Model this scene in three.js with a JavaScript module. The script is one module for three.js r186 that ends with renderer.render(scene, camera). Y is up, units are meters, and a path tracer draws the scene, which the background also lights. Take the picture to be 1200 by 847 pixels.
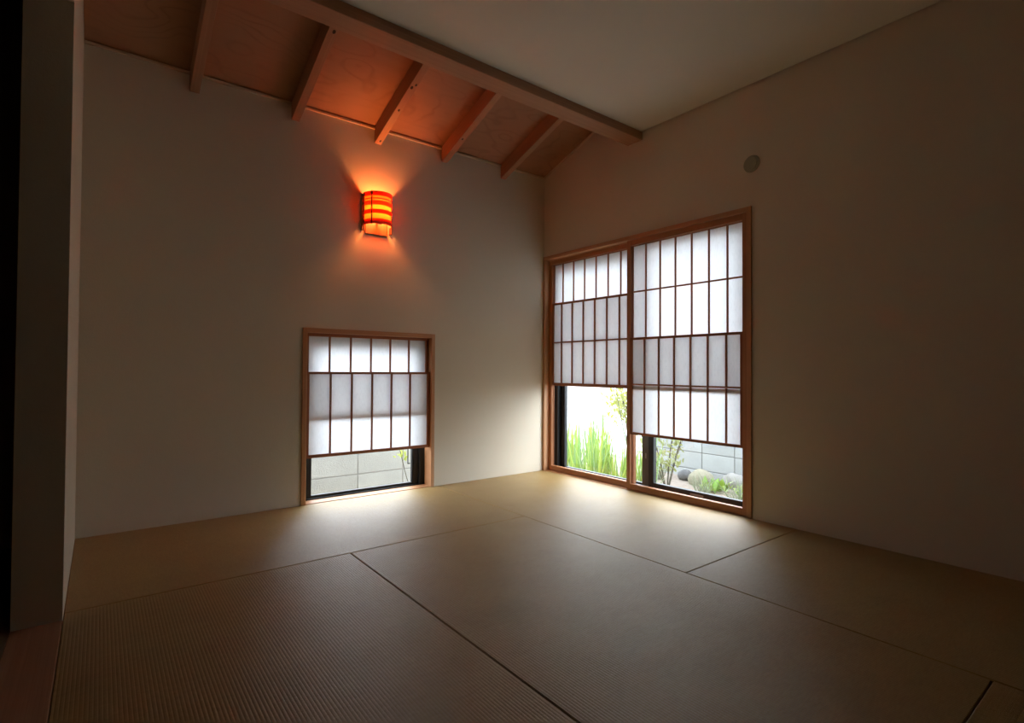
import * as THREE from 'three';
import { mergeGeometries } from 'three/addons/utils/BufferGeometryUtils.js';

// ---------------------------------------------------------------- camera, sky, exposure
const scene = new THREE.Scene();
const renderer = new THREE.WebGLRenderer({ antialias: true });
renderer.toneMapping = THREE.LinearToneMapping;
renderer.toneMappingExposure = 1.0;
renderer.shadowMap.enabled = true;

const camera = new THREE.PerspectiveCamera(68.4246, 1200 / 847, 0.02, 200);
camera.position.set(-2.7783, 0.79, 3.1802);
camera.rotation.order = 'YXZ';
camera.rotation.set(0.015888, -0.65908, 0.005909);

const SKY = 11.5;                                   // radiance of the overcast sky at the zenith
{
  const W = 64, H = 64, d = new Float32Array(W * H * 4);
  for (let j = 0; j < H; j++) {
    const up = Math.sin(((j + 0.5) / H - 0.5) * Math.PI), k = up > 0 ? 0.78 + 0.22 * up : 0.3;   // thin bright overcast, nearly even
    for (let i = 0; i < W; i++) d.set([SKY * k * 0.875, SKY * k * 0.99, SKY * k * 1.11, 1], (j * W + i) * 4);
  }
  const t = new THREE.DataTexture(d, W, H, THREE.RGBAFormat, THREE.FloatType);
  t.mapping = THREE.EquirectangularReflectionMapping; t.magFilter = THREE.LinearFilter; t.needsUpdate = true;
  scene.background = t;
}
const LAMP = 0.66;                                  // candela of the bulb in the wall lamp

// ---------------------------------------------------------------- numbers, noise, textures
let seed = 7;
const rnd = () => { seed = (seed * 1664525 + 1013904223) >>> 0; return seed / 4294967296; };
const rr = (a, b) => a + (b - a) * rnd();
const lerp = (a, b, t) => a + (b - a) * t, clamp = (x, a = 0, b = 1) => Math.min(b, Math.max(a, x));
const hash = (x, y, s) => { let h = (x * 374761393 + y * 668265263 + s * 1274126177) | 0; h = Math.imul(h ^ (h >>> 13), 1274126177); return ((h ^ (h >>> 16)) >>> 0) / 4294967296; };
function vnoise(x, y, px, py, s) {                 // value noise that repeats after px, py cells
  const ix = Math.floor(x), iy = Math.floor(y), fx = x - ix, fy = y - iy, m = (a, n) => ((a % n) + n) % n;
  const u = fx * fx * (3 - 2 * fx), v = fy * fy * (3 - 2 * fy);
  const a = hash(m(ix, px), m(iy, py), s), b = hash(m(ix + 1, px), m(iy, py), s), c = hash(m(ix, px), m(iy + 1, py), s), e = hash(m(ix + 1, px), m(iy + 1, py), s);
  return lerp(lerp(a, b, u), lerp(c, e, u), v);
}
function fbm(x, y, px, py, s, n = 4) { let t = 0, a = 0.5, k = 1; for (let i = 0; i < n; i++, k *= 2, a *= 0.5) t += a * vnoise(x * k, y * k, px * k, py * k, s + i * 17); return t / (1 - Math.pow(0.5, n)); }
const enc = (c) => Math.round(255 * clamp(c <= 0.0031308 ? c * 12.92 : 1.055 * Math.pow(c, 1 / 2.4) - 0.055));
function colorTex(W, H, f, rx = 1, ry = 1) {       // f(u, v) -> linear rgb; rx, ry are metres per tile
  const d = new Uint8Array(W * H * 4);
  for (let j = 0; j < H; j++) for (let i = 0; i < W; i++) { const c = f((i + 0.5) / W, (j + 0.5) / H), o = (j * W + i) * 4; d[o] = enc(c[0]); d[o + 1] = enc(c[1]); d[o + 2] = enc(c[2]); d[o + 3] = 255; }
  return finish(new THREE.DataTexture(d, W, H), rx, ry, true);
}
function heightTex(W, H, f, rx = 1, ry = 1) {
  const d = new Uint8Array(W * H * 4);
  for (let j = 0; j < H; j++) for (let i = 0; i < W; i++) { const c = Math.round(255 * clamp(f((i + 0.5) / W, (j + 0.5) / H))), o = (j * W + i) * 4; d[o] = d[o + 1] = d[o + 2] = c; d[o + 3] = 255; }
  return finish(new THREE.DataTexture(d, W, H), rx, ry, false);
}
function finish(t, rx, ry, srgb) {
  t.wrapS = t.wrapT = THREE.RepeatWrapping; t.magFilter = THREE.LinearFilter; t.minFilter = THREE.LinearMipmapLinearFilter; t.generateMipmaps = true;
  t.repeat.set(1 / rx, 1 / ry); if (srgb) t.colorSpace = THREE.SRGBColorSpace; t.needsUpdate = true; return t;
}
const mix3 = (a, b, t) => [lerp(a[0], b[0], t), lerp(a[1], b[1], t), lerp(a[2], b[2], t)];
const std = (o) => new THREE.MeshStandardMaterial(o), phys = (o) => new THREE.MeshPhysicalMaterial(o);

// straight-grained softwood, the grain along u
const grain = (u, v) => { const w = v + 0.02 * fbm(u * 3, v * 3, 3, 3, 5); return 0.55 * vnoise(u * 2, w * 46, 2, 46, 1) + 0.3 * vnoise(u * 4, w * 110, 4, 110, 2) + 0.15 * vnoise(u * 40, v * 220, 40, 220, 3); };
const woodMap = (light, dark) => colorTex(512, 512, (u, v) => { const g = grain(u, v), b = fbm(u * 2, v * 5, 2, 5, 9); return mix3(light, dark, clamp(g * 0.75 + b * 0.35 - 0.1)); }, 1.2, 0.3);
const woodBump = heightTex(512, 512, (u, v) => grain(u, v), 1.2, 0.3);
const M = {};
M.wood = std({ map: woodMap([0.54, 0.245, 0.105], [0.36, 0.135, 0.052]), bumpMap: woodBump, bumpScale: 0.0003, roughness: 0.55 });
M.slat = std({ map: woodMap([0.42, 0.15, 0.055], [0.27, 0.083, 0.03]), bumpMap: woodBump, bumpScale: 0.0002, roughness: 0.6 });
M.casing = std({ map: woodMap([0.66, 0.35, 0.165], [0.49, 0.215, 0.09]), bumpMap: woodBump, bumpScale: 0.0003, roughness: 0.5 });
M.rafter = std({ map: woodMap([0.52, 0.29, 0.165], [0.36, 0.17, 0.085]), bumpMap: woodBump, bumpScale: 0.0004, roughness: 0.65 });
M.palePine = std({ map: woodMap([0.76, 0.60, 0.42], [0.62, 0.45, 0.29]), roughness: 0.55 });
M.knot = std({ color: new THREE.Color().setRGB(0.055, 0.025, 0.013), roughness: 0.6 });
// rotary-cut plywood: wandering contour figure
const plyFig = (u, v) => { const f = fbm(u * 2, v * 4, 2, 4, 31, 3) * 9 + v * 3; const s = 0.5 + 0.5 * Math.sin(f * 6.2832); return Math.pow(s, 6); };
M.plywood = std({ map: colorTex(1024, 1024, (u, v) => { const l = fbm(u * 3, v * 60, 3, 60, 33), b = fbm(u * 3, v * 3, 3, 3, 35); return mix3([0.50, 0.25, 0.135], [0.30, 0.128, 0.062], clamp(0.16 * l + 0.28 * b + 0.42 * plyFig(u, v) * vnoise(u * 5, v * 5, 5, 5, 37))); }, 0.9, 0.9), roughness: 0.7 });
// cream wall covering
const plaster = (u, v) => 0.6 * fbm(u * 60, v * 60, 60, 60, 41, 3) + 0.4 * vnoise(u * 256, v * 256, 256, 256, 43);
M.wall = std({ map: colorTex(512, 512, (u, v) => mix3([0.80, 0.715, 0.565], [0.75, 0.665, 0.52], fbm(u * 4, v * 4, 4, 4, 45)), 1.7, 1.7), bumpMap: heightTex(512, 512, plaster, 0.35, 0.35), bumpScale: 0.0006, roughness: 0.95 });
M.ceiling = std({ map: colorTex(256, 256, (u, v) => mix3([0.80, 0.735, 0.61], [0.77, 0.70, 0.58], fbm(u * 4, v * 4, 4, 4, 47)), 1.3, 1.3), bumpMap: heightTex(512, 512, plaster, 0.35, 0.35), bumpScale: 0.0004, roughness: 0.95 });
// tatami: rush strands bound every 15 mm into ribs that run along v
const ribs = (u, v) => { const k = u * 8, c = Math.floor(k), f = k - c, r = Math.pow(Math.sin(Math.PI * f), 0.6), s = 0.5 + 0.5 * Math.sin(6.2832 * (v * 64 + (c % 2) * 0.5)); return 0.78 * r * (0.72 + 0.28 * s) + 0.22 * vnoise(u * 24, v * 128, 24, 128, 51); };
const tatamiBump = heightTex(512, 512, ribs, 0.072, 0.072);
const tatami = (a, b, s) => phys({ map: colorTex(512, 512, (u, v) => mix3(a, b, clamp(0.5 * vnoise(u * 48, v * 300, 48, 300, s) + 0.5 * fbm(u * 5, v * 5, 5, 5, s + 3))), 0.72, 0.72), bumpMap: tatamiBump, bumpScale: 0.0009, roughness: 0.35, specularIntensity: 0.95, specularColor: new THREE.Color().setRGB(1, 0.72, 0.42) });
M.tatami = [tatami([0.47, 0.325, 0.13], [0.34, 0.215, 0.078], 61), tatami([0.45, 0.315, 0.13], [0.33, 0.21, 0.078], 65)];
// washi
M.paper = phys({ map: colorTex(512, 512, (u, v) => { const f = Math.pow(vnoise(u * 90, v * 30, 90, 30, 71), 3) * 0.06, b = fbm(u * 8, v * 8, 8, 8, 73) * 0.04; const k = 0.97 - f - b; return [k, k, k]; }, 0.5, 0.5), transmission: 0.31, thickness: 0, roughness: 1, specularIntensity: 0.1 });
M.glass = phys({ color: 0xffffff, transmission: 1, thickness: 0, roughness: 0, ior: 1.5 });
M.black = std({ color: new THREE.Color().setRGB(0.012, 0.013, 0.013), roughness: 0.45 });
M.litBlackFrame = std({ color: new THREE.Color().setRGB(0.075, 0.078, 0.072), roughness: 0.5 });  // black frame metal, its reflected light put into a lighter colour
M.greyMetal = std({ color: new THREE.Color().setRGB(0.25, 0.25, 0.25), metalness: 0.8, roughness: 0.4 });
M.render = std({ color: new THREE.Color().setRGB(0.5, 0.49, 0.475), roughness: 0.95 });
M.added_hall = std({ color: new THREE.Color().setRGB(0.22, 0.155, 0.10), roughness: 0.9 });
M.vent = std({ color: new THREE.Color().setRGB(0.42, 0.40, 0.27), roughness: 0.6 });

// ---------------------------------------------------------------- shapes
// a box with chamfered edges, uv in metres, the grain (u) along its longest side; 44 triangles
function bx(x0, x1, y0, y1, z0, z1, c = 0.0015, along) {
  const lo = [x0, y0, z0], hi = [x1, y1, z1], size = [x1 - x0, y1 - y0, z1 - z0];
  c = Math.min(c, ...size.map((s) => s * 0.4));
  const L = along ?? size.indexOf(Math.max(...size)), du = rr(0, 5), dv = rr(0, 5), pos = [], nor = [], uv = [];
  const corner = (s, a) => s.map((k, i) => (k > 0 ? hi[i] : lo[i]) - (i === a ? 0 : k * c));   // the corner's vertex on the face across axis a
  const tri = (p, q, r, n, flip) => {
    for (const P of flip ? [p, r, q] : [p, q, r]) {
      pos.push(...P); nor.push(...n);
      const A = n.map(Math.abs), d = A.indexOf(Math.max(...A)), rest = [0, 1, 2].filter((i) => i !== d), ua = rest.includes(L) ? L : rest[0], va = rest.find((i) => i !== ua);
      uv.push(P[ua] + du, P[va] + dv);
    }
  };
  const put = (ps, n) => {
    const [a, b, e] = ps.map((q) => new THREE.Vector3(...q)), f = b.clone().sub(a).cross(e.clone().sub(a)).dot(new THREE.Vector3(...n)) < 0;
    for (let i = 1; i + 1 < ps.length; i++) tri(ps[0], ps[i], ps[i + 1], n, f);
  };
  for (let a = 0; a < 3; a++) for (const s of [-1, 1]) {
    const [b, e] = [0, 1, 2].filter((i) => i !== a), at = (p, q) => { const k = [0, 0, 0]; k[a] = s; k[b] = p; k[e] = q; return k; }, n = [0, 0, 0]; n[a] = s;
    put([[-1, -1], [1, -1], [1, 1], [-1, 1]].map(([p, q]) => corner(at(p, q), a)), n);
  }
  const h = Math.SQRT1_2, t = 1 / Math.sqrt(3);
  for (let a = 0; a < 3; a++) for (const p of [-1, 1]) for (const q of [-1, 1]) {       // edges along a
    const [b, e] = [0, 1, 2].filter((i) => i !== a), at = (s) => { const k = [0, 0, 0]; k[a] = s; k[b] = p; k[e] = q; return k; }, n = [0, 0, 0]; n[b] = p * h; n[e] = q * h;
    put([corner(at(-1), b), corner(at(1), b), corner(at(1), e), corner(at(-1), e)], n);
  }
  for (const p of [-1, 1]) for (const q of [-1, 1]) for (const s of [-1, 1]) put([0, 1, 2].map((a) => corner([p, q, s], a)), [p * t, q * t, s * t]);
  const g = new THREE.BufferGeometry();
  g.setAttribute('position', new THREE.Float32BufferAttribute(pos, 3)); g.setAttribute('normal', new THREE.Float32BufferAttribute(nor, 3)); g.setAttribute('uv', new THREE.Float32BufferAttribute(uv, 2));
  return g;
}
const taken = new Map();
const numbered = (n) => { const k = taken.get(n) ?? 0; taken.set(n, k + 1); return k ? `${n}_${String(k).padStart(3, '0')}` : n; };
function part(name, g, m, parent) {
  const o = new THREE.Mesh(g, m); o.name = parent ? name : numbered(name); o.castShadow = o.receiveShadow = true; (parent ?? scene).add(o); return o;
}
function thing(name, label, category, at = [0, 0, 0], group) {
  const o = new THREE.Group(); o.name = numbered(name); o.position.set(...at); o.userData = { label, category }; if (group) o.userData.group = group; scene.add(o); return o;
}
function sub(name, parent) { const o = new THREE.Group(); o.name = name; parent.add(o); return o; }
const asStructure = (o, label) => { o.userData.kind = 'structure'; if (label) o.userData.label = label; return o; };
const struct = (name, g, m, label) => asStructure(part(name, g, m), label);
const structGroup = (name, label) => { const o = new THREE.Group(); o.name = name; scene.add(o); return asStructure(o, label); };
function uvMetres(g, k = 1) {                       // planar uv by the face's direction
  g = g.index ? g.toNonIndexed() : g; const p = g.attributes.position, n = g.attributes.normal, uv = [];
  for (let i = 0; i < p.count; i++) { const a = [Math.abs(n.getX(i)), Math.abs(n.getY(i)), Math.abs(n.getZ(i))], d = a.indexOf(Math.max(...a)); uv.push(...(d === 0 ? [p.getZ(i) * k, p.getY(i) * k] : d === 1 ? [p.getX(i) * k, p.getZ(i) * k] : [p.getX(i) * k, p.getY(i) * k])); }
  g.setAttribute('uv', new THREE.Float32BufferAttribute(uv, 2)); return g;
}

// ---------------------------------------------------------------- the room
const X0 = -2.86, Z1 = 3.80, H = 2.348, GROUND = -0.45;
const RISE = 0.339, DECK = (z) => 2.324 + RISE * z;            // underside of the sloping boards

function wallPanel(points, holes, depth) {                      // a wall drawn in its own plane and given thickness
  const s = new THREE.Shape(points.map(([a, b]) => new THREE.Vector2(a, b)));
  for (const h of holes) s.holes.push(new THREE.Path(h.map(([a, b]) => new THREE.Vector2(a, b))));
  return new THREE.ExtrudeGeometry(s, { depth, bevelEnabled: false });
}
const A0 = -1.8528, A1 = -0.9818, AT = 1.029;                   // low window, outside of its casing
const B0 = 0.0, B1 = 1.7072, BT = 1.686;                        // large window
{
  const g = wallPanel([[X0 - 0.14, GROUND - 0.1], [0.14, GROUND - 0.1], [0.14, 2.36], [X0 - 0.14, 2.36]], [[[A0 + 0.006, -0.03], [A1 - 0.006, -0.03], [A1 - 0.006, AT - 0.006], [A0 + 0.006, AT - 0.006]]], 0.14);
  g.translate(0, 0, -0.14); struct('wall_back', uvMetres(g), M.wall);
  // shape x is minus z, so that the extrusion runs along +x after the turn
  const e = wallPanel([[0, GROUND - 0.1], [-Z1 - 0.14, GROUND - 0.1], [-Z1 - 0.14, 2.55], [-0.6, 2.55], [0, 2.40]], [[[-(B0 + 0.001), -0.03], [-(B0 + 0.001), BT - 0.006], [-(B1 - 0.006), BT - 0.006], [-(B1 - 0.006), -0.03]]], 0.14);
  e.rotateY(Math.PI / 2); struct('wall_right', uvMetres(e), M.wall);
  // added door openings behind and beside the viewer drain light from the near floor
  const l = wallPanel([[0, GROUND - 0.1], [-Z1 - 0.14, GROUND - 0.1], [-Z1 - 0.14, 2.55], [0, 2.55]], [[[-1.0, -0.06], [-1.0, 1.95], [-3.6, 1.95], [-3.6, -0.06]]], 0.12);
  l.rotateY(Math.PI / 2); l.translate(X0 - 0.12, 0, 0); struct('wall_left', uvMetres(l), M.wall);
  struct('trim_4', bx(X0 - 0.12, X0, -0.06, 0, 1.0, 3.6, 0.002), M.rafter, 'wooden threshold of the added side doorway');
  const f = wallPanel([[X0, GROUND - 0.1], [0, GROUND - 0.1], [0, 2.55], [X0, 2.55]], [[[X0 + 0.25, 0], [-0.25, 0], [-0.25, 1.95], [X0 + 0.25, 1.95]]], 0.12);
  f.translate(0, 0, Z1); struct('wall_front', uvMetres(f), M.wall);
  const added_hall = structGroup('added_hall', 'added unlit space beyond the doorways, darkens the near floor');  // unseen dark shell, added to swallow light from the room
  for (const b of [[-5.2, 0.2, -0.4, 0.0, Z1 + 0.12, 7], [-5.2, X0 - 0.12, -0.4, 0.0, 0, Z1 + 0.12], [-5.2, 0.2, 2.5, 2.6, Z1 + 0.12, 7], [-5.2, X0 - 0.12, 2.5, 2.6, 0, Z1 + 0.12], [-5.3, -5.2, -0.4, 2.6, 0, 7], [0.2, 0.3, -0.4, 2.6, Z1 + 0.12, 7], [-5.3, 0.3, -0.4, 2.6, 7, 7.1], [-5.3, X0 - 0.12, -0.4, 2.6, -0.1, 0]]) part('added_hall_surface', bx(...b, 0.001), M.added_hall, added_hall);
  struct('floor', bx(X0, 0, GROUND - 0.1, -0.056, 0, Z1, 0.001), M.added_hall);
  struct('ceiling', bx(X0, -0.010, H, H + 0.1, 0.94, Z1, 0.001), M.ceiling);
  // roof over all of it, with eaves past both outside walls
  const s = [[0.75, DECK(-0.75) + 0.03], [-1.2, DECK(1.2) + 0.03], [-Z1 - 0.5, DECK(1.2) + 0.03], [-Z1 - 0.5, DECK(1.2) + 0.18], [-1.2, DECK(1.2) + 0.18], [0.75, DECK(-0.75) + 0.16]];
  const r = wallPanel(s, [], 4.35); r.rotateY(Math.PI / 2); r.translate(X0 - 0.5, 0, 0); struct('roof', uvMetres(r), M.added_hall);
}

// sloping boarded ceiling between the rafters
const RAFT = [-2.412, -1.908, -1.404, -0.918, -0.411], RW = 0.0225, RD = 0.105;
function slope(g) { const p = g.attributes.position; for (let i = 0; i < p.count; i++) p.setY(i, p.getY(i) + RISE * p.getZ(i)); p.needsUpdate = true; return g; }
{
  const deck = structGroup('ceiling_sloping', 'reddish plywood boards sloping up behind the rafters');
  const edges = [X0, ...RAFT, 0.0];
  for (let i = 0; i + 1 < edges.length; i++) {
    const g = slope(bx(edges[i] + 0.001, edges[i + 1] - 0.001, 2.324, 2.339, -0.6, 0.90, 0.001, 0)); g.computeVertexNormals(); part('plywood_board', g, M.plywood, deck);
  }
  const t = structGroup('trim_1', 'thin pale wooden strip where the sloping boards meet the wall');
  for (let i = 0; i + 1 < edges.length; i++) part('trim_strip', bx(edges[i] + (i ? RW : 0), edges[i + 1] - (i + 2 < edges.length ? RW : 0), 2.306, 2.319, 0, 0.012, 0.001), M.palePine, t);
  struct('trim_2', slope(bx(-0.010, 0, 2.306, 2.319, 0.012, 0.85, 0.001)), M.palePine, 'thin wooden strip rising along the side wall');
  struct('trim_3', bx(-0.016, 0, H + 0.065, H + 0.08, 0.972, Z1, 0.001), M.rafter, 'bottom of the narrow groove between ceiling and side wall');
  const where = ['pale timber rafter over the dark boards, farthest from the window corner', 'pale timber rafter between the dark board and the first lit board', 'knotty timber rafter straight above the glowing wall lamp', 'timber rafter with a side lit red, one bay from the lamp', 'dim timber rafter nearest the corner of the two windows'];
  RAFT.forEach((x, i) => {
    const o = thing('rafter', where[i], 'rafter', [0, 0, 0], 'rafters under the sloping boards');
    part('timber', slope(bx(x - RW, x + RW, 2.324 - RD, 2.323, 0.0, 0.852, 0.002, 2)), M.rafter, o);
    const knots = [[], [[0.62, 0.006, 0.011]], [[0.03, 0.004, 0.009], [0.30, 0, 0.009], [0.475, -0.006, 0.011], [0.50, 0.008, 0.008]], [[0.24, -0.004, 0.008]], []][i];
    for (const [z, dx, r] of knots) { const g = new THREE.CylinderGeometry(r, r * 0.9, 0.0016, 14); g.scale(0.75, 1, 1.15); g.rotateX(-Math.atan(RISE)); g.translate(x + dx, 2.324 - RD + RISE * z - 0.0002, z); part('knot', g, M.knot, o); }
  });
  const b = part('ceiling_beam', bx(X0, 0, 2.295, 2.60, 0.851, 0.972, 0.003), M.rafter);
  b.userData = { label: 'long square timber beam carrying the rafters beside the flat ceiling', category: 'beam' };
}

// tatami, laid as in a six mat room
{
  const W1 = -0.953, W3 = -1.917, D = 0.942, L1 = 1.944, G = 0.0008;
  const mats = [
    [W1, 0, 0, L1, 'z', 'borderless tatami mat along the large window, reaching the wall corner'],
    [W1, 0, L1, Z1, 'z', 'borderless tatami mat beside the bare wall past the large window'],
    [X0, W1, 0, D, 'x', 'borderless tatami mat under the low window, brightly lit at its edge'],
    [W3, W1, D, 2.85, 'z', 'borderless tatami mat in the middle of the room'],
    [X0, W3, D, 2.85, 'z', 'dark borderless tatami mat between the middle mat and the left wall'],
    [X0, W1, 2.85, Z1, 'x', 'borderless tatami mat across the near end of the room'],
  ];
  mats.forEach(([x0, x1, z0, z1, dir, label], i) => {
    const g = bx(x0 + G, x1 - G, -0.056, 0, z0 + G, z1 - G, 0.003), p = g.attributes.position, uv = g.attributes.uv;
    for (let k = 0; k < p.count; k++) { const a = p.getX(k) + 0.31 * i, c = p.getZ(k) + 0.17 * i; dir === 'z' ? uv.setXY(k, a, c) : uv.setXY(k, c, a); }
    const o = part('tatami_mat', g, M.tatami[i % 2]); o.userData = { label, category: 'mat', group: 'tatami mats on the floor' };
  });
}

// ---------------------------------------------------------------- window casings and glazing
function sash(parent, place, u0, u1, v0, v1, d0, d1, w, wb, meeting = M.black) {      // one black framed glazed sash; place(u0,u1,v0,v1,d0,d1) -> box
  const s = sub('sash', parent);
  part('stile', place(u0, u0 + w, v0, v1, d0, d1), M.black, s); part('stile', place(u1 - w, u1, v0, v1, d0, d1), meeting, s);
  part('rail', place(u0 + w, u1 - w, v0, v0 + wb, d0, d1), M.black, s); part('rail', place(u0 + w, u1 - w, v1 - w, v1, d0, d1), M.black, s);
  const m = (d0 + d1) / 2; part('glass_pane', place(u0 + w - 0.002, u1 - w + 0.002, v0 + wb - 0.002, v1 - w + 0.002, m - 0.0004, m + 0.0004), M.glass, s);
  return s;
}
{
  // low window: u = x, depth d runs outwards (-z)
  const P = (u0, u1, v0, v1, d0, d1, c = 0.0015) => bx(u0, u1, v0, v1, -d1, -d0, c);
  const w = structGroup('window_1', 'low window with a pale wooden casing and black frame');
  part('jamb', P(A0, A0 + 0.027, -0.004, AT, -0.008, 0.085), M.casing, w); part('jamb', P(A1 - 0.024, A1, -0.004, AT, -0.008, 0.085), M.casing, w);
  part('head', P(A0 + 0.027, A1 - 0.024, AT - 0.026, AT, -0.008, 0.085), M.casing, w); part('sill', P(A0 + 0.027, A1 - 0.024, -0.03, 0.003, 0.001, 0.085), M.casing, w);
  const f = sub('frame', w);
  part('frame_jamb', P(A0 + 0.010, A0 + 0.050, -0.02, AT - 0.01, 0.085, 0.15), M.black, f); part('frame_jamb', P(A1 - 0.060, A1 - 0.007, -0.02, AT - 0.01, 0.085, 0.15), M.black, f);
  part('frame_head', P(A0 + 0.05, A1 - 0.06, AT - 0.05, AT - 0.01, 0.085, 0.15), M.black, f); part('frame_track', P(A0 + 0.05, A1 - 0.06, -0.02, 0.010, 0.085, 0.15), M.black, f);
  sash(w, P, A0 + 0.04, A1 - 0.055, 0.006, AT - 0.04, 0.105, 0.13, 0.052, 0.018);
  const hook = sub('latch', w);
  part('latch_plate', P(-1.128, -1.122, 0.155, 0.30, 0.094, 0.100), M.black, hook); part('latch_hook', P(-1.128, -1.108, 0.150, 0.157, 0.094, 0.100), M.black, hook);

  // large window: u = z, depth d runs outwards (+x)
  const Q = (u0, u1, v0, v1, d0, d1, c = 0.0015) => bx(d0, d1, v0, v1, u0, u1, c);
  const v = structGroup('window_2', 'large floor level window with wooden casing and two black sashes');
  part('jamb', Q(B0 + 0.0005, B0 + 0.022, 0.0, BT, -0.008, 0.10), M.casing, v); part('jamb', Q(B1 - 0.028, B1, 0.0, BT, -0.008, 0.10), M.casing, v);
  part('head', Q(B0 + 0.022, B1 - 0.028, BT - 0.026, BT, -0.008, 0.10), M.casing, v);
  part('head_track', Q(B0 + 0.022, B1 - 0.028, BT - 0.034, BT - 0.026, 0.038, 0.0405), M.casing, v);
  part('sill', Q(B0 + 0.002, B1 - 0.008, -0.03, 0.0015, 0.001, 0.08), M.casing, v); part('sill_groove', Q(B0 + 0.022, B1 - 0.028, 0.001, 0.004, 0.0375, 0.0405), M.casing, v);
  const k = sub('frame', v);
  part('frame_jamb', Q(B0 + 0.003, B0 + 0.060, -0.02, BT - 0.01, 0.10, 0.19), M.black, k); part('frame_jamb', Q(B1 - 0.060, B1 - 0.007, -0.02, BT - 0.01, 0.10, 0.19), M.black, k);
  part('frame_head', Q(B0 + 0.06, B1 - 0.06, BT - 0.05, BT - 0.01, 0.10, 0.19), M.black, k);
  part('frame_track', Q(B0 + 0.06, B1 - 0.06, -0.03, 0.022, 0.081, 0.125), M.black, k); part('frame_track', Q(B0 + 0.06, B1 - 0.06, -0.03, -0.005, 0.125, 0.19), M.black, k);
  sash(v, Q, B0 + 0.045, 0.925, -0.003, BT - 0.045, 0.135, 0.165, 0.060, 0.034, M.litBlackFrame);
  const in_ = sash(v, Q, 0.955, B1 - 0.045, 0.024, BT - 0.045, 0.086, 0.116, 0.042, 0.034);
  part('drain_cover', Q(1.27, 1.36, 0.034, 0.044, 0.0845, 0.0862, 0.0005), M.greyMetal, in_);
  part('pull', Q(0.893, 0.903, 0.20, 0.235, 0.131, 0.1352, 0.0015), M.greyMetal, v);
}

// ---------------------------------------------------------------- shoji
// place(u0,u1,v0,v1,d0,d1): u along the wall, d outwards from the room; paper is a sheet on the far side of its slats
function sheet(g) {                                  // one leaf of paper as large as the box g
  g.computeBoundingBox(); const { min, max } = g.boundingBox, s = max.clone().sub(min), c = max.clone().add(min).multiplyScalar(0.5), acrossX = s.x < s.z;
  const p = new THREE.PlaneGeometry(acrossX ? s.z : s.x, s.y); if (acrossX) p.rotateY(-Math.PI / 2); p.translate(c.x, c.y, c.z); return uvMetres(p);
}
function lattice(parent, place, u0, u1, v0, v1, us, vs, d, dep, sw, rt, rb, kw = 0.0098) {
  part('stile', place(u0, u0 + sw, v0, v1, d, d + dep), M.slat, parent); part('stile', place(u1 - sw, u1, v0, v1, d, d + dep), M.slat, parent);
  part('rail', place(u0 + sw, u1 - sw, v1 - rt, v1, d, d + dep), M.slat, parent); part('rail', place(u0 + sw, u1 - sw, v0, v0 + rb, d, d + dep), M.slat, parent);
  for (const u of us) part('upright_slat', place(u - kw / 2, u + kw / 2, v0 + rb, v1 - rt, d + 0.001, d + dep - 0.0005, 0.001), M.slat, parent);
  for (const v of vs) part('cross_slat', place(u0 + sw, u1 - sw, v - kw / 2, v + kw / 2, d + 0.0016, d + dep - 0.001, 0.001), M.slat, parent);
  part('paper', sheet(place(u0 + 0.004, u1 - 0.004, v0 + 0.004, v1 - 0.004, d + dep + 0.0002, d + dep + 0.0004)), M.paper, parent);
}
{
  const P = (u0, u1, v0, v1, d0, d1, c = 0.0012) => bx(u0, u1, v0, v1, -d1, -d0, c);
  const a = thing('shoji_screen', 'low paper screen of six columns, half raised above the tatami', 'shoji screen');
  const us = [-1.6800, -1.5490, -1.4170, -1.2855, -1.1525];
  const up = sub('upper_lattice', a), lo = sub('lower_sash', a);
  lattice(up, P, A0 + 0.028, A1 - 0.025, 0.487, AT - 0.027, us, [0.764], 0.036, 0.014, 0.020, 0.018, 0.018);
  lattice(lo, P, A0 + 0.028, A1 - 0.025, 0.2645, 0.772, us, [], 0.012, 0.014, 0.018, 0.014, 0.018);

  const Q = (u0, u1, v0, v1, d0, d1, c = 0.0012) => bx(d0, d1, v0, v1, u0, u1, c);
  function slidingShoji(z0, z1, us, d, sashY, label) {
    const o = thing('shoji_screen', label, 'shoji screen', [0, 0, 0], 'sliding paper screens of the large window');
    const S = 0.030, top = BT - 0.0275, D = 0.030;
    for (const [a, b] of [[z0, z0 + S], [z1 - S, z1]]) part('stile', Q(a, b, 0.0045, top, d, d + D, 0.002), M.wood, o);
    part('top_rail', Q(z0 + S, z1 - S, top - 0.036, top, d, d + D, 0.002), M.wood, o); part('bottom_rail', Q(z0 + S, z1 - S, 0.0045, 0.042, d, d + D, 0.002), M.wood, o);
    for (const [a, b] of [[z0 + S, z0 + S + 0.006], [z1 - S - 0.006, z1 - S]]) part('sash_guide', Q(a, b, 0.042, 0.668, d + 0.0165, d + 0.0215, 0.001), M.wood, o);
    const up = sub('upper_lattice', o), lo = sub('lower_sash', o);
    lattice(up, Q, z0 + S, z1 - S, 0.668, top - 0.036, us, [1.314, 1.003], d + 0.0165, 0.011, 0.008, 0.004, 0.020);
    lattice(lo, Q, z0 + S, z1 - S, sashY, sashY + 0.640, us, [sashY + 0.331], d + 0.002, 0.012, 0.014, 0.015, 0.016);
  }
  slidingShoji(0.0225, 0.868, [0.155, 0.2715, 0.388, 0.504, 0.6205, 0.736].map((z) => z - 0.000), 0.042, 0.676, 'sliding paper screen next to the corner, lower sash raised to the top');
  slidingShoji(0.838, 1.6785, [0.979, 1.0905, 1.204, 1.319, 1.4335, 1.5495], 0.006, 0.3685, 'sliding paper screen in front, lower sash raised a little way');
}

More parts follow.
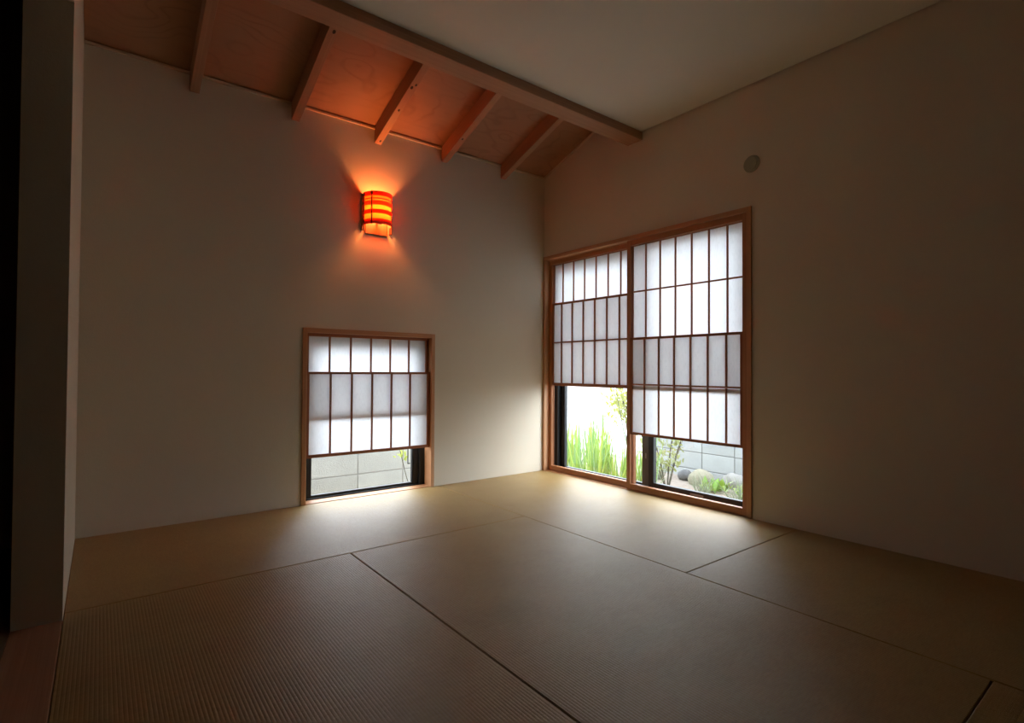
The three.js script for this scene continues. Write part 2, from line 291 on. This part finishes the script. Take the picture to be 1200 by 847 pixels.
// ---------------------------------------------------------------- lamp and vent on the walls
{
  const o = thing('wall_lamp', 'glowing orange wall lamp wrapped in bent wood veneer bands', 'lamp', [-1.41, 1.64, 0]);
  const veneer = (c) => phys({ color: new THREE.Color().setRGB(...c), transmission: 0.55, thickness: 0, roughness: 1, specularIntensity: 0.2 });
  const inner = veneer([0.92, 0.42, 0.13]), middle = veneer([0.9, 0.36, 0.17]), outer = veneer([0.80, 0.22, 0.11]), dark = std({ color: new THREE.Color().setRGB(0.16, 0.055, 0.025), roughness: 0.6 });
  const HW = 0.088, DP = 0.098, Z = 0.014;
  function band(y0, y1, k) {                         // half an oval of thin wood, k pushes it outwards
    const n = 28, pos = [], idx = [], t = 0.0006;
    for (let i = 0; i <= n; i++) { const a = Math.PI * i / n, c = -Math.cos(a), s = Math.sin(a); for (const [q, y] of [[k, y0], [k, y1], [k + t, y1], [k + t, y0]]) pos.push(c * (HW + q), y, Z + s * (DP + q)); }
    for (let i = 0; i < n; i++) for (let e = 0; e < 4; e++) { const a = i * 4 + e, b = i * 4 + (e + 1) % 4; idx.push(a, b, a + 4, b, b + 4, a + 4); }
    const g = new THREE.BufferGeometry(); g.setAttribute('position', new THREE.Float32BufferAttribute(pos, 3)); g.setIndex(idx); const f = g.toNonIndexed(); f.computeVertexNormals(); return f;
  }
  part('back_plate', bx(-0.074, 0.070, 0.002, 0.236, 0.003, 0.011, 0.001), M.slat, o);
  part('bottom_lip', bx(-0.076, 0.072, -0.003, 0.002, 0.003, 0.014, 0.001), dark, o);
  for (const x of [-0.096, 0.088]) { part('wall_slat', bx(x - 0.002, x + 0.008, 0.012, 0.240, 0.0005, 0.012, 0.001), dark, o); part('edge_slat', bx(x + 0.000, x + 0.006, 0.006, 0.240, 0.022, 0.032, 0.001), dark, o); }
  part('inner_veneer', band(0.050, 0.238, -0.004), inner, o);
  for (const [a, b, m] of [[0.218, 0.246, outer], [0.160, 0.188, middle], [0.108, 0.134, outer], [0.044, 0.076, outer]]) part('veneer_band', band(a, b, 0.0015), m, o);
  part('veneer_band', band(0.196, 0.204, 0.0005), middle, o); part('veneer_band', band(0.044, 0.062, 0.0030), outer, o);
  part('front_slat', (() => { const g = bx(-0.0045, 0.0045, 0.040, 0.247, 0, 0.004, 0.001); g.rotateY(-0.62); g.translate(-Math.sin(0.80) * (HW + 0.003), 0, Z + Math.cos(0.80) * (DP + 0.003)); return g; })(), dark, o);
  const soc = new THREE.CylinderGeometry(0.014, 0.014, 0.035, 20); soc.translate(0, 0.075, 0.055); part('lamp_socket', soc, M.render, o);
  part('socket_arm', bx(-0.006, 0.006, 0.070, 0.080, 0.011, 0.045), M.render, o);
  const bulb = part('light_bulb', new THREE.LatheGeometry([[0.0001, 0.094], [0.012, 0.095], [0.014, 0.105], [0.022, 0.125], [0.024, 0.14], [0.02, 0.155], [0.011, 0.164], [0.0001, 0.167]].map(([x, y]) => new THREE.Vector2(x, y)), 24), std({ color: 0x000000, emissive: new THREE.Color(1, 0.62, 0.25), emissiveIntensity: 6 }), o);
  bulb.position.z = 0.055;
  const l = new THREE.PointLight(new THREE.Color().setRGB(1, 0.29, 0.075), LAMP, 0, 2); l.position.set(0, 0.138, 0.055); l.castShadow = true; l.shadow.radius = 1.3; o.add(l);
}
{
  const o = thing('vent_cover', 'small round grey cover high on the side wall', 'vent cover', [0, 1.915, 1.707]);
  const ring = new THREE.LatheGeometry([[0.0001, 0.010], [0.030, 0.010], [0.032, 0.006], [0.041, 0.006], [0.045, 0.003], [0.046, 0]].map(([x, y]) => new THREE.Vector2(x, y)), 40); ring.rotateZ(Math.PI / 2); part('cover', ring, M.vent, o);
  const d = new THREE.CylinderGeometry(0.034, 0.034, 0.004, 36); d.rotateZ(Math.PI / 2); d.translate(-0.012, 0, 0); part('front_disc', d, M.vent, o);
}

// ---------------------------------------------------------------- outside
const soilTex = colorTex(512, 512, (u, v) => { const f = fbm(u * 40, v * 40, 40, 40, 81, 3), b = fbm(u * 5, v * 5, 5, 5, 83); return mix3([0.12, 0.09, 0.07], [0.27, 0.225, 0.19], clamp(f * 0.7 + b * 0.5 - 0.1)); }, 1.4, 1.4);
M.soil = std({ map: soilTex, bumpMap: heightTex(256, 256, (u, v) => fbm(u * 30, v * 30, 30, 30, 85, 3), 0.7, 0.7), bumpScale: 0.012, roughness: 1 });
M.paving = std({ color: new THREE.Color().setRGB(0.36, 0.355, 0.34), roughness: 0.9 });
const concrete = colorTex(512, 512, (u, v) => { const k = 0.86 + 0.14 * fbm(u * 6, v * 6, 6, 6, 91) + 0.08 * (vnoise(u * 160, v * 160, 160, 160, 93) - 0.5); return [k, k, k * 0.99]; }, 0.8, 0.8);
const concreteBump = heightTex(256, 256, (u, v) => fbm(u * 70, v * 70, 70, 70, 95, 3), 0.3, 0.3);
const block = (k) => std({ map: concrete, color: new THREE.Color().setRGB(k * 0.97, k * 1.0, k * 1.0), bumpMap: concreteBump, bumpScale: 0.002, roughness: 0.95 });
{
  struct('ground', bx(-7, 14, GROUND - 0.3, GROUND, -14, 12, 0.001), M.soil);
  struct('paving', bx(3.1, 13, GROUND, GROUND + 0.03, -13, 6, 0.004), M.paving, 'pale paving beyond the garden');
}
function blockWall(label, from, n, rows, along, y0, tones, joint) {
  const mortar = std({ color: new THREE.Color().setRGB(joint, joint, joint), roughness: 1 });
  const blockMats = tones.map(block);       // courses of hollow blocks, stacked joint over joint
  const w = thing('block_wall', label, 'wall', from), bw = 0.39, bh = 0.19, j = 0.008, t = 0.12;
  const shapes = [0, 1].map(() => along === 'z' ? bx(0, t, 0, bh, 0, bw, 0.003, 2) : bx(0, bw, 0, bh, -t, 0, 0.003, 0));
  for (let r = 0; r < rows; r++) for (let i = 0; i < n; i++) { const m = part('block', shapes[(r + i) % 2], blockMats[Math.floor(rnd() * 3)], w), a = i * (bw + j); along === 'z' ? m.position.set(0, y0 + r * (bh + j), a) : m.position.set(a, y0 + r * (bh + j), 0); }
  const L = n * (bw + j) - j - 0.004, T = rows * (bh + j) - j - 0.004;
  part('mortar', along === 'z' ? bx(0.006, t - 0.006, y0 - 0.2, y0 + T, 0.004, L) : bx(0.004, L, y0 - 0.2, y0 + T, -t + 0.006, -0.006), mortar, w);
  return w;
}
blockWall('low pale concrete block wall behind the garden plants', [2.70, 0, -0.714 - 0.398 * 1], 9, 6, 'z', -0.545, [0.33, 0.315, 0.345], 0.14);
blockWall('grey concrete block wall close outside the low window', [-3.50, 0, -1.0], 9, 4, 'x', -0.455, [0.38, 0.365, 0.40], 0.28);
{
  const h = structGroup('house_wall', 'white rendered wall of the house across the way');
  part('rendered_wall', bx(9, 9.3, GROUND, 3.2, -12, 5, 0.01), M.render, h);
}

// plants
const leafMat = (r, g, b, tr = 0.45) => phys({ color: new THREE.Color().setRGB(r, g, b), transmission: tr, thickness: 0, roughness: 0.9, side: THREE.DoubleSide });
const irisMats = [leafMat(0.23, 0.35, 0.045), leafMat(0.15, 0.28, 0.045), leafMat(0.32, 0.40, 0.06), leafMat(0.17, 0.29, 0.10)];
function blade(h, w, bend, fold = 0.25) {
  const n = 7, pos = [], idx = [];
  for (let i = 0; i <= n; i++) { const t = i / n, k = w * (t < 0.15 ? 0.7 + 2 * t : Math.pow(1 - (t - 0.15) / 0.85, 0.7)) / 2 + 0.0003, y = h * t * (1 - 0.10 * bend * t), x = bend * h * t * t * 0.55; pos.push(x - k * 0.05, y, -k, x + k * fold, y, 0, x - k * 0.05, y, k); }
  for (let i = 0; i < n; i++) for (const e of [0, 1]) { const a = i * 3 + e; idx.push(a, a + 1, a + 3, a + 1, a + 4, a + 3); }
  const g = new THREE.BufferGeometry(); g.setAttribute('position', new THREE.Float32BufferAttribute(pos, 3)); g.setIndex(idx); g.computeVertexNormals(); return g;
}
const irisShapes = [[0.74, 0.027, 0.10], [0.64, 0.029, 0.22], [0.55, 0.025, 0.38], [0.68, 0.029, 0.16], [0.38, 0.018, 0.9], [0.44, 0.021, 0.6], [0.32, 0.016, 1.0], [0.58, 0.027, 0.28]].map((a) => blade(...a));
function clump(name, label, at, n, rad, shapes, mats, tilt, sc, group, category = 'plant') {
  const o = thing(name, label, category, at, group);
  for (let i = 0; i < n; i++) { const m = part('leaf', shapes[Math.floor(rnd() * shapes.length)], mats[Math.floor(rnd() * mats.length)], o), a = rr(0, 6.283), r = rad * Math.sqrt(rnd()); m.position.set(Math.cos(a) * r, 0, Math.sin(a) * r); m.rotation.set(rr(-tilt, tilt), rr(0, 6.283), rr(-tilt, tilt)); const k = sc * rr(0.75, 1.12); m.scale.set(k, k, k); }
  return o;
}
const irisAt = [[1.24, -1.24, 1.0], [1.80, -1.56, 1.0], [1.22, -0.68, 1.14], [1.80, -1.08, 1.12], [1.44, -0.16, 1.0], [2.20, -2.10, 1.0], [2.28, -1.58, 1.0], [1.72, -0.62, 0.7]];
const irisLabels = { 4: 'iris clump seen in the slot between wooden screen stile and black window stile', 7: 'short iris clump hard against the wooden stile where the two screens meet' };
irisAt.forEach(([x, z, s], i) => clump('iris_clump', irisLabels[i] ?? 'clump of tall sword shaped green iris leaves between corner window frame and maple', [x, GROUND, z], 48, 0.14, irisShapes, irisMats, 0.14, s, 'iris clumps in the garden bed'));

function leafGeo(l, w) { const s = new THREE.Shape(); s.moveTo(0, 0); s.quadraticCurveTo(w * 0.7, l * 0.35, 0, l); s.quadraticCurveTo(-w * 0.7, l * 0.35, 0, 0); const g = new THREE.ShapeGeometry(s, 4), p = g.attributes.position; for (let i = 0; i < p.count; i++) p.setZ(i, Math.abs(p.getX(i)) * 0.35 - 0.25 * p.getY(i) ** 2 / l); g.computeVertexNormals(); return g; }
const place = (g, x, y, z, rx, ry, rz, s) => g.clone().applyMatrix4(new THREE.Matrix4().compose(new THREE.Vector3(x, y, z), new THREE.Quaternion().setFromEuler(new THREE.Euler(rx, ry, rz)), new THREE.Vector3(s, s, s)));
const small = leafGeo(0.05, 0.028), bark = std({ color: new THREE.Color().setRGB(0.075, 0.07, 0.052), roughness: 0.9 });
function stemmed(name, label, at, stems, leaves, mat, ls, spread, from = 0.3) {
  const o = thing(name, label, 'shrub', at), gs = [];
  for (const [dx, dy, dz, r] of stems) {
    const c = new THREE.CatmullRomCurve3([new THREE.Vector3(dx * 0.04, 0, dz * 0.04), new THREE.Vector3(dx * 0.3 + rr(-0.02, 0.02), dy * 0.35, dz * 0.3), new THREE.Vector3(dx * 0.65, dy * 0.68, dz * 0.65 + rr(-0.02, 0.02)), new THREE.Vector3(dx, dy, dz)]);
    part('stem', new THREE.TubeGeometry(c, 12, r, 6), bark, o);
    for (let i = 0; i < leaves; i++) { const p = c.getPoint(rr(from, 1)); gs.push(place(small, p.x + rr(-spread, spread), p.y + rr(-spread, spread) * 0.6, p.z + rr(-spread, spread), rr(-1.6, 0.3), rr(0, 6.28), rr(-0.6, 0.6), ls * rr(0.7, 1.3))); }
  }
  const f = part('foliage', mergeGeometries(gs), mat, o); f.userData.kind = 'stuff';
  return o;
}
stemmed('garden_shrub', 'slender many stemmed shrub with small pale leaves by the block wall', [2.0, GROUND, -0.29], [[-0.1, 1.0, -0.30, 0.008], [0.05, 1.1, 0.12, 0.008], [0.1, 1.15, 0.42, 0.010], [-0.12, 0.9, -0.50, 0.006]], 190, leafMat(0.26, 0.28, 0.085), 1.05, 0.09, 0.16);
stemmed('young_maple', 'young maple with yellow green leaves overhanging the iris bed', [2.25, GROUND, -0.95], [[-0.2, 1.15, -0.06, 0.006], [-0.05, 1.25, 0.1, 0.008], [0.0, 1.05, -0.27, 0.005], [-0.3, 1.0, 0.0, 0.005]], 90, leafMat(0.30, 0.31, 0.05, 0.5), 1.25, 0.14, 0.62);
const groundMats = [leafMat(0.19, 0.34, 0.04), leafMat(0.29, 0.39, 0.055), leafMat(0.07, 0.18, 0.035)];
const grassMats = [leafMat(0.19, 0.23, 0.13), leafMat(0.12, 0.16, 0.075), leafMat(0.25, 0.27, 0.19)];
const broad = [leafGeo(0.13, 0.10), leafGeo(0.10, 0.085)], tuft = [blade(0.24, 0.009, 0.9), blade(0.28, 0.010, 0.7), blade(0.20, 0.008, 1.1)];
clump('broad_leaf_plant', 'large flat green leaf plant just outside the sill', [1.30, GROUND + 0.06, 0.47], 12, 0.07, [leafGeo(0.13, 0.11)], [groundMats[2]], 1.1, 1, undefined);
[[2.24, 0.16, 'low bright green leafy plant right in front of the pale flat rock'], [2.30, 0.50, 'low bright green leafy plant past the pale flat rock, by the window casing']].forEach(([x, z, label]) => clump('leafy_plant', label, [x, GROUND + 0.03, z], 40, 0.11, broad, groundMats.slice(0, 2), 1.3, 1, 'leafy plants in the garden bed'));
[[1.90, 0.20], [1.88, 0.58], [1.94, 0.94], [2.28, -0.62], [2.36, 0.92]].forEach(([x, z]) => clump('grass_tuft', 'arching pale green grass tuft in the bed below the block wall', [x, GROUND, z], 60, 0.06, tuft, grassMats, 0.5, 1, 'grass tufts in the garden bed'));
function rock(label, at, s, c, k) {
  const g = new THREE.IcosahedronGeometry(1, 4), p = g.attributes.position, v = new THREE.Vector3();
  for (let i = 0; i < p.count; i++) { v.fromBufferAttribute(p, i); const f = 1 + 0.35 * (fbm(v.x * 1.3 + 9, v.y * 1.3 + v.z * 1.7 + 9, 64, 64, k, 4) - 0.5); v.multiplyScalar(f); p.setXYZ(i, v.x * s[0], v.y * s[1], v.z * s[2]); }
  g.computeVertexNormals(); const o = part('garden_rock', uvMetres(g), std({ map: concrete, color: new THREE.Color().setRGB(...c), roughness: 1, bumpMap: concreteBump, bumpScale: 0.004 })); o.position.set(...at); o.userData = { label, category: 'rock', group: 'rocks in the garden bed' };
}
rock('rounded cream garden rock beside the slender shrub', [2.44, GROUND + 0.05, -0.16], [0.13, 0.11, 0.14], [0.22, 0.20, 0.145], 101);
rock('small dark grey garden rock next to the cream one', [2.50, GROUND + 0.05, -0.40], [0.07, 0.07, 0.09], [0.09, 0.09, 0.095], 111);
rock('pale flat garden rock close to the block wall', [2.55, GROUND + 0.04, 0.16], [0.10, 0.12, 0.15], [0.22, 0.21, 0.195], 121);
stemmed('garden_sprig', 'small yellow green sprig against the grey block wall', [-0.74, GROUND, -0.70], [[-0.15, 0.60, 0.0, 0.003], [0.06, 0.66, -0.05, 0.003]], 16, leafMat(0.36, 0.42, 0.08), 0.9, 0.04, 0.85);

renderer.render(scene, camera);
